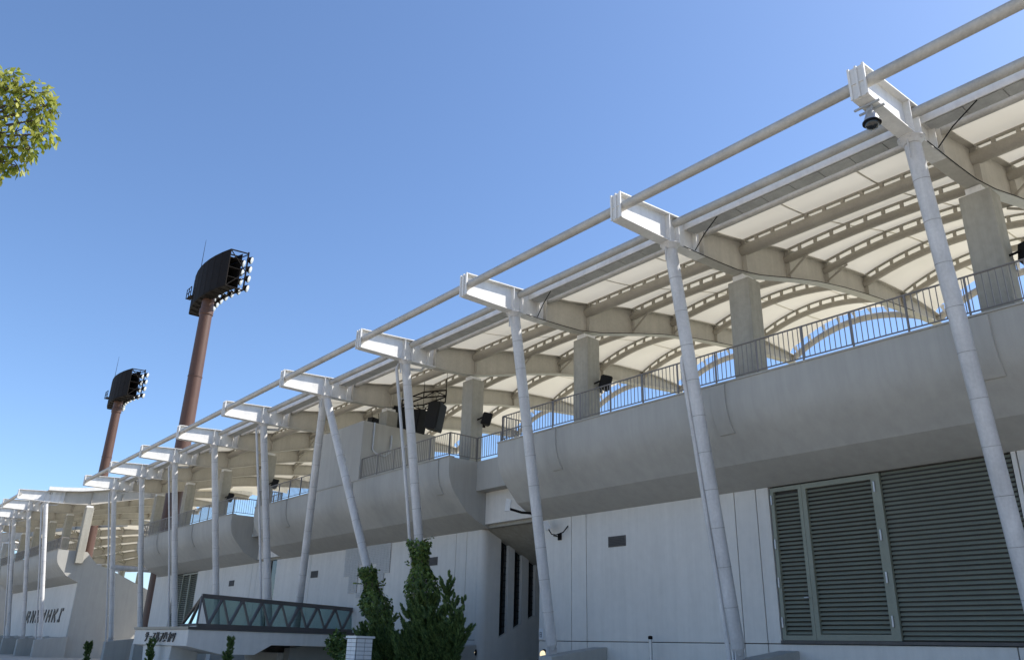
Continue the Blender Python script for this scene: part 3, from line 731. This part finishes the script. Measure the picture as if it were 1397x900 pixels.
# ------------------------------------------------------------------ loudspeakers
def cabinet(mb, c, fx, wd, ht, dp):
    """tapered cabinet whose face looks along fx (unit, tilted)"""
    f = Vector(fx).normalized(); s = f.cross(Vector((0,0,1))).normalized(); u = s.cross(f); c = Vector(c); k = len(mb.v)
    for d, sc in ((0,1),( -dp,.62)):
        for a, b in ((-1,-1),(1,-1),(1,1),(-1,1)): mb.v.append(tuple(c + f*d + s*a*wd/2*sc + u*b*ht/2*(1 if d == 0 else .9)))
    mb.f += [tuple(k+i for i in q) for q in ((0,1,2,3),(7,6,5,4),(0,4,5,1),(1,5,6,2),(2,6,7,3),(3,7,4,0))]
def speaker(label, c, fx, wd, ht, dp, group=None, hang=True):
    t = thing('loudspeaker', label, 'loudspeaker', (c[0], c[1], EYE+c[2]), group)
    b = MB(); cabinet(b, c, fx, wd, ht, dp); bevel(link('cabinet', b.mesh('cabinet', BLACK, 0), t, E0), .02)
    f = Vector(fx).normalized(); s = f.cross(Vector((0,0,1))).normalized(); u = s.cross(f); C = Vector(c)+f*.012; g = MB(); k = 0
    g.v = [tuple(C+s*a*wd*.44+u*e*ht*.45+f*d) for d in (0,.02) for a, e in ((-1,-1),(1,-1),(1,1),(-1,1))]
    g.f = [(0,3,2,1),(4,5,6,7),(0,1,5,4),(1,2,6,5),(2,3,7,6),(3,0,4,7)]
    link('grille', g.mesh('grille', CABLE, 0), t, E0)
    h = MB()
    if hang:
        for a in (-.35,.35): h.tube(tuple(Vector(c)+s*a*wd+u*ht*.45-f*dp*.3), tuple(Vector(c)+s*a*wd+Vector((0,0,ht*.5+.35))-f*dp*.3), .015, .015, 6)
    else:
        h.path([tuple(Vector(c)-f*dp*.8), tuple(Vector(c)-f*dp), tuple(Vector(c)-f*dp+Vector((-.1,.42,-.1)))], .035, 8); h.box((c[0]-.2,c[1]+.46,c[2]-.25),(c[0]+.1,c[1]+.5,c[2]+.1))
    link('bracket', h.mesh('bracket', STEELD, 40), t, E0)
speaker('large black loudspeaker hanging from the truss end next to the concrete column', (22.7,33.35,10.95), (.55,-.8,-.16), 1.0, 1.45, .7)
speaker('slim black loudspeaker hanging between the two wider ones on the ceiling truss', (22.6,34.9,11.0), (.2,-.95,-.2), .7, 1.25, .6)
speaker('black loudspeaker hanging behind the white pole and above the stair box', (22.4,36.5,11.45), (-.1,-.9,-.3), 1.3, 1.2, .8)
speaker('small black loudspeaker perched above the corner of the concrete stair box', (22.0,38.6,11.45), (.3,-.9,-.2), .8, .65, .5)
hr = thing('hanging_truss', 'dark hexagonal steel truss ring hung under the roof for loudspeakers', 'truss', (22.6, 34.9, EYE+12.0))
hb = MB()
ringp = [(22.6+.75*math.cos(a)*1.0, 34.9+2.1*math.sin(a)) for a in [k*math.pi/3+.5 for k in range(6)]]
for z in (11.95, 12.25): hb.path([(x,y,z) for x,y in ringp]+[(ringp[0][0],ringp[0][1],z)], .04, 8)
for k in range(6):
    x, y = ringp[k]; x2, y2 = ringp[(k+1)%6]; hb.tube((x,y,11.95),(x,y,12.25),.03,.03,6); hb.tube((x,y,11.95),((x+x2)/2,(y+y2)/2,12.25),.025,.025,6); hb.tube(((x+x2)/2,(y+y2)/2,12.25),(x2,y2,11.95),.025,.025,6)
link('ring', hb.mesh('ring', STEELD, 50), hr, E0)
hw = MB()
for k in range(6): hw.tube((ringp[k][0],ringp[k][1],12.25),(ringp[k][0],ringp[k][1],13.25),.012,.012,6)
link('hanger', hw.mesh('hanger', STEELD, 60), hr, E0)
for i, lab in ((1,'black horn speaker bracketed to the concrete column beside the dome camera beam'),(3,'black speaker on the concrete column over the long railing end'),(4,'black speaker on the concrete column beside the hanging truss'),
               (6,'black speaker on the concrete column beyond the stair box'),(7,'small black speaker on the column above the second balcony gap'),(8,'small black speaker on the column next to the brown tower')):
    speaker(lab, (22.0, US[i]-.8, 9.7), (.85,-.35,-.22), .34, .58, .38, 'column loudspeakers', hang=False)

# ------------------------------------------------------------------ small fittings
t = thing('dome_camera', 'dark security dome camera hung under the tip of a white roof beam', 'camera', (15.75, US[1], EYE+11.1))
u = US[1]; xc = 15.8
link('bracket', MB().box((xc-.14,u-.30,11.62),(xc-.09,u+.30,11.66)).box((xc+.09,u-.30,11.62),(xc+.14,u+.30,11.66)).box((xc-.06,u-.06,11.45),(xc+.06,u+.06,11.72)).mesh('bracket', STEEL, 0), t, E0)
link('housing', MB().lathe([(.05,.30),(.09,.26),(.15,.10),(.185,.0),(.185,-.04),(.16,-.05)], (xc,u,11.25), n=24).mesh('housing', STEEL, 50), t, E0)
link('dome', MB().lathe([(.158,-.05),(.15,-.10),(.11,-.16),(.03,-.19)], (xc,u,11.25), n=24).mesh('dome', DARKG, 60), t, E0)
link('rim', MB().lathe([(.19,-.005),(.205,-.01),(.205,-.045),(.19,-.05)], (xc,u,11.25), n=24).mesh('rim', BLACK, 40), t, E0)
t = thing('floodlight', 'small white wall floodlight on a bent bracket beside the passage', 'light', (21.7, 23.6, EYE+4.2))
b = MB(); cabinet(b, (21.45,23.95,4.5), (-.6,.5,-.4), .36, .36, .2); link('head', b.mesh('head', TILE, 0), t, E0)
link('arm', MB().path([(21.55,23.85,4.42),(21.6,23.7,4.2),(21.6,23.45,4.15),(21.75,23.2,4.25),(21.95,23.15,4.5)], .022, 8).mesh('arm', STEELD, 60), t, E0)
link('wall_plate', MB().box((21.9,23.5,4.0),(21.949,23.68,4.25)).mesh('wall_plate', STEELD, 0), t, E0)
link('arm', MB().path([(21.92,23.6,4.12),(21.62,23.62,4.14)], .02, 8).mesh('arm', STEELD, 60), t, E0)
for u, lab in ((28.78,'round lit wall lamp beside the slit windows and the juniper'),(24.42,'round lit wall lamp under the small white notice by the pole base')):
    t = thing('wall_lamp', lab, 'lamp', (21.93, u, EYE-.12), 'round wall lamps')
    link('rim', MB().lathe([(.18,0),(.19,.04),(.17,.085),(.145,.09)], (21.949,u,-.12), (-1,0,0), 28).mesh('rim', STEELD, 40), t, E0)
    link('glass', MB().lathe([(.144,.0),(.135,.04),(.08,.065),(.015,.07)], (21.857,u,-.12), (-1,0,0), 24).mesh('glass', LAMPG, 60), t, E0)
t = thing('notice_plate', 'small white notice on the wall beside the pole base', 'sign', (21.94, 24.62, EYE+.6))
link('plate', MB().box((21.925,24.52,.42),(21.948,24.74,.80)).mesh('plate', TILE, 0), t, E0)
nm = MB(); strokes(nm, [(0,0,0,1),(0,1,1,1),(1,1,1,0),(1,0,0,0),(0,.5,1,.5)], 21.924, 24.68, .5, .09, .16, 0, .02, .004)
link('mark', nm.mesh('mark', LETTER, 0), t, E0)
t = thing('standpipe', 'thin grey standpipe with a cap in front of the pale wall', 'pipe', (21.5, 19.0, 0))
link('pipe', MB().tube((21.5,18.8,-1.6),(21.5,18.8,.45),.055,.055,14).mesh('pipe', STEEL, 60), t, E0)
link('cap', MB().lathe([(.06,0),(.075,.01),(.075,.09),(.03,.11)], (21.5,18.8,.44), n=16).mesh('cap', STEELD, 40), t, E0)
# projector lamp under the balcony end
t = thing('bracket_lamp', 'angled white lamp on a bracket below the end of the balcony', 'light', (21.2, 24.4, EYE+5.2))
link('arm', MB().path([(21.3,24.55,5.05),(20.9,24.7,5.05),(20.6,25.1,5.2)], .05, 8).mesh('arm', STEELD, 50), t, E0)
b = MB(); cabinet(b, (20.5,25.2,5.35), (-.5,.6,.1), .12, .5, .2); link('head', b.mesh('head', WHITE, 0), t, E0)
# tile pillar
TP = thing('tiled_pillar', 'short pillar faced with small white tiles in front of the ivy', 'pillar', (16.6, 28.9, 0))
link('core', MB().box((16.26,28.56,-1.6),(16.94,29.24,.28)).mesh('core', JOINT, 0), TP, E0)
z = -1.58; k = 0
TH = MB().box((-.035,-.154,.006),(.0,.154,.134)).mesh('tile', TILE, 0); TS = MB().box((-.154,-.035,.006),(.154,.0,.134)).mesh('tile', TILE, 0)
while z < .2:
    for j in range(2):
        link('tile', TH, TP, (16.26, 28.73+j*.33, EYE+z)); link('tile', TS, TP, (16.43+j*.33, 28.56, EYE+z))
    z += .142; k += 1
link('cap', MB().box((16.2,28.5,.282),(17.0,29.3,.36)).mesh('cap', TILE, 0), TP, E0)

# ------------------------------------------------------------------ plants
random.seed(7)
def leaf(v, f, p, ln, wd, d, n):
    """bent rhombus leaf: 2 quads -> 4 verts + tip"""
    d = d.normalized(); s = d.cross(n)
    if s.length < 1e-4: s = d.orthogonal()
    s.normalize(); n = s.cross(d); k = len(v)
    v += [tuple(p), tuple(p+d*ln*.45+s*wd/2-n*ln*.06), tuple(p+d*ln-n*ln*.1), tuple(p+d*ln*.45-s*wd/2-n*ln*.06)]
    f += [(k,k+1,k+2),(k,k+2,k+3)]
def rv3(): 
    return Vector((random.gauss(0,1), random.gauss(0,1), random.gauss(0,1))).normalized()
def ivy(label, a, b, r0, r1, n, extra, group):
    t = thing('climbing_ivy', label, 'ivy', (a[0], a[1], 0), group); A, B = Vector(a), Vector(b); v, f = [], []
    for _ in range(n):
        s = random.random()**1.25; c = A.lerp(B, s); r = (r0+(r1-r0)*s)*(1+.35*math.sin(s*17+3))*random.uniform(.8,1.12)
        an = random.random()*2*math.pi; dirn = Vector((math.cos(an), math.sin(an), random.uniform(-.4,.3)))
        p = c+Vector((math.cos(an)*r, math.sin(an)*r, random.gauss(0,.05)))
        leaf(v, f, p, random.uniform(.10,.2), random.uniform(.09,.16), dirn*.5+Vector((0,0,-.7))+rv3()*.5, dirn+rv3()*.4)
    for (c, rad, m) in extra:
        for _ in range(m):
            q = rv3(); p = Vector(c)+Vector((q.x*rad[0],q.y*rad[1],q.z*rad[2]))*random.random()**.33
            leaf(v, f, p, random.uniform(.10,.2), random.uniform(.09,.16), q*.6+Vector((0,0,-.5))+rv3()*.6, q+rv3()*.5)
    st = MB(); ax = (B-A).normalized(); o1 = ax.orthogonal().normalized(); o2 = ax.cross(o1)
    for k in range(5):
        ph = k*1.3; pts = [A.lerp(B, min(1.06, s/12))+(o1*math.cos(ph+s*.35)+o2*math.sin(ph+s*.35))*.29 for s in range(13)]
        st.path([tuple(p) for p in pts], .018, 5)
    link('stem', st.mesh('stem', BARK, 60), t, E0)
    for _ in range(14):
        s = random.uniform(.5,1.0); c = A.lerp(B, s); d = rv3(); d.z = abs(d.z)*.5
        e = c+d*random.uniform(.5,.8); 
        for q in range(7): leaf(v, f, c.lerp(e, .4+q*.1), .13, .1, d+rv3()*.6, rv3())
    link('leaves', raw_mesh('leaves', v, f, IVY), t, E0, kind='stuff')
pl4 = US[5]
bR = Vector((19.75, pl4-4.35, .2)); tR = Vector((17.8, pl4-.12, 11.66))
at = lambda a, b, z: a.lerp(b, (z-a.z)/(b.z-a.z))
ivy('ivy climbing the slanted white pole beside the glazed bridge parapet', tuple(at(bR,tR,-1.2)), tuple(at(bR,tR,3.3)), .85, .27, 5000, [((18.6,31.9,-.9),(1.3,1.6,1.0),3600),((18.2,33.6,.1),(.5,.5,.5),600)], 'ivy on poles')
bP = Vector((19.78, US[4], .2)); tP = Vector((17.8, US[4], 11.68))
ivy('ivy wrapped around the white pole among the junipers', tuple(at(bP,tP,-1.2)), tuple(at(bP,tP,4.15)), .85, .33, 5400, [((18.8,29.2,-.5),(.9,1.3,1.1),2500)], 'ivy on poles')
def juniper(label, base, spires, dens=1.0, nm='juniper_shrub', cat='shrub', group=None):
    t = thing(nm, label, cat, (base[0], base[1], 0), group); v, f = [], []; st = MB(); B = Vector(base)
    for (dx, dy, h, r) in spires:
        tip = B+Vector((dx, dy, h)); mid = B+Vector((dx*.75, dy*.75, h*.35)); low = B+Vector((dx*.25, dy*.25, .05))
        st.path([tuple(B+Vector((dx*.05,dy*.05,-.2))), tuple(low), tuple(mid), tuple(mid.lerp(tip,.7))], [.07,.06,.04,.015], 6)
        tufts = [(mid.lerp(tip, .25+.75*k/5)+Vector((0,0,-.25)), Vector((0,0,1)), r*(1.05-.16*k)) for k in range(6)]
        for k in range(int(16*h*r/.6*dens**.5)+(26 if r > .24 or len(spires) > 1 else 75)):
            q = random.random(); c = low.lerp(mid, q/.3) if q < .3 else mid.lerp(tip, (q-.3)/.7*.85)
            an = random.random()*6.283; d = Vector((math.cos(an), math.sin(an), random.uniform(.9,1.9))).normalized()
            tufts.append((c+Vector((math.cos(an),math.sin(an),0))*r*random.uniform(.3,.95), d, r*random.uniform(.25,.5)))
        for c, d, rr in tufts:
            ln = rr*random.uniform(2.0,3.2)
            for _ in range(int((90 if r > .24 or len(spires) > 1 else 30)+420*rr)):
                q = random.random(); g = rv3(); w_ = rr*(1-q)**.7*.62
                p = c+d*ln*q+Vector((g.x,g.y,g.z*.4))*w_*random.random()**.4
                leaf(v, f, p, random.uniform(.08,.16), random.uniform(.03,.06), d*1.1+g*.55, g+rv3()*.4)
    link('stem', st.mesh('stem', BARK, 60), t, E0); link('foliage', raw_mesh('foliage', v, f, JUNI), t, E0, kind='stuff')
juniper('dense dark juniper with twisted flame-like spires beside the ivy-covered pole', (18.4,27.1,-1.6),
        [(0,-.1,3.6,.42),(.15,-1.0,4.35,.24),(-.1,-1.75,3.55,.26),(0,-2.3,3.45,.17),(.2,-1.9,2.7,.34),(0,.6,4.1,.34),(.3,.2,3.2,.45),(.1,1.1,3.3,.4),(-.3,-.6,2.9,.45),(-.2,-1.2,2.3,.5),(.3,.9,2.4,.6),(-.5,.3,2.2,.6)], 1.5)
juniper('small juniper with thin upright spires between the two ivy-covered poles', (17.9,29.4,-1.6),
        [(0,.8,3.55,.16),(.1,-.3,3.0,.22),(0,1.5,2.6,.18),(.1,.3,2.4,.4),(-.1,.9,2.1,.45),(.2,-.4,2.0,.45),(0,1.6,1.7,.4)], 1.2)
juniper('slim young conifer in front of the bridge side wall', (13.6,34.0,-1.6), [(0,0,1.9,.11)], 2.2, 'young_conifer', 'conifer', 'young conifers')
juniper('slim young conifer in front of the lettered bridge end', (13.2,42.4,-1.6), [(0,0,1.75,.10)], 2.2, 'young_conifer', 'conifer', 'young conifers')
juniper('slim young conifer before the farther grandstand end wall', (14.4,58.4,-1.6), [(0,0,1.5,.13)], 2.2, 'young_conifer', 'conifer', 'young conifers')

# camphor tree at the left edge
CT = thing('camphor_tree', 'leafy yellow-green broadleaf tree whose branch reaches in before the sky', 'tree', (-3.0, 11.8, 0))
tk = MB().path([(-3.0,11.8,0),(-2.95,11.75,1.5),(-2.8,11.7,3.2),(-2.6,11.6,5.2),(-2.3,11.5,7.2)], [.24,.2,.17,.12,.07], 12)
link('trunk', tk.mesh('trunk', BARK, 60), CT)
lim = MB(); v, f = [], []
hub = [Vector((-2.75,11.65,4.2)), Vector((-2.6,11.6,5.4)), Vector((-2.45,11.55,6.4)), Vector((-2.3,11.5,7.2))]
clumps = []
vis = [(.30,11.40,8.42,.34),(.55,11.38,8.50,.24),(.78,11.35,8.44,.26),(.95,11.32,8.30,.2),(.62,11.40,8.18,.30),(.95,11.35,8.10,.24),(.30,11.45,8.10,.26),(1.02,11.30,7.86,.2),(.70,11.40,7.80,.30),(.40,11.45,7.78,.24),(.92,11.40,7.62,.22),(.62,11.48,7.56,.2),(.62,11.50,7.38,.16),(.84,11.48,7.36,.15),(.30,11.50,7.55,.2),(.66,11.52,7.18,.10),(.58,11.52,7.05,.13),(.48,11.5,7.32,.2),(.15,11.5,8.2,.35),(.1,11.5,7.8,.35)]
for x, y, z, r in vis: clumps.append((Vector((x-.08,y,z+.10)), r*random.uniform(.6,.98), .85))
for _ in range(70):
    q = rv3(); c = Vector((-2.4,11.6,7.3))+Vector((q.x*2.1,q.y*2.2,q.z*1.9))*random.random()**.35
    if c.x > -.1: c.x = -.1-random.random()*.6
    clumps.append((c, random.uniform(.35,.55), .55))
J0 = Vector((-.25,11.5,7.6)); lim.path([tuple(hub[2]), (-1.4,11.5,7.2), tuple(J0)], [.07,.05,.035], 8)
for c, r, dn in clumps:
    base = J0 if c.x > -.1 else min(hub, key=lambda h: (h-c).length)
    mid = base.lerp(c, .5)+Vector((0,0,-.08)); lim.path([tuple(base), tuple(mid), tuple(c)], [.03,.019,.009], 6)
    for _ in range(int(165*dn*(r/.3)**1.5)):
        q = rv3(); p = c+Vector((q.x,q.y,q.z*.8))*r*random.random()**.45*1.05
        leaf(v, f, p, random.uniform(.09,.15), random.uniform(.045,.07), q*.5+Vector((0,0,-.75))+rv3()*.55, rv3()+Vector((0,0,.3)))
    for _ in range(4):
        e = c+rv3()*r*.8; lim.path([tuple(c), tuple(e)], [.008,.004], 4)
link('limbs', lim.mesh('limbs', BARK, 60), CT); link('crown', raw_mesh('crown', v, f, LEAF), CT, kind='stuff')

# ------------------------------------------------------------------ far background at the left edge
FH_ = thing('far_house', 'small pale house far away under the farther roof end', 'house', (30, 330, 0))
link('wall', MB().box((20,326,0),(44,336,6)).mesh('wall', HOUSE, 0), FH_); link('roof', MB().prismx([(325,6),(337,6),(331,9)], 19.5, 44.5).mesh('roof', mat('far_roof', (.16,.15,.16), .8), 0), FH_)
for k in range(5): link('window', MB().box((22+k*4.4,325.9,2),(24.2+k*4.4,325.98,4)).mesh('window', DARKG, 0), FH_)
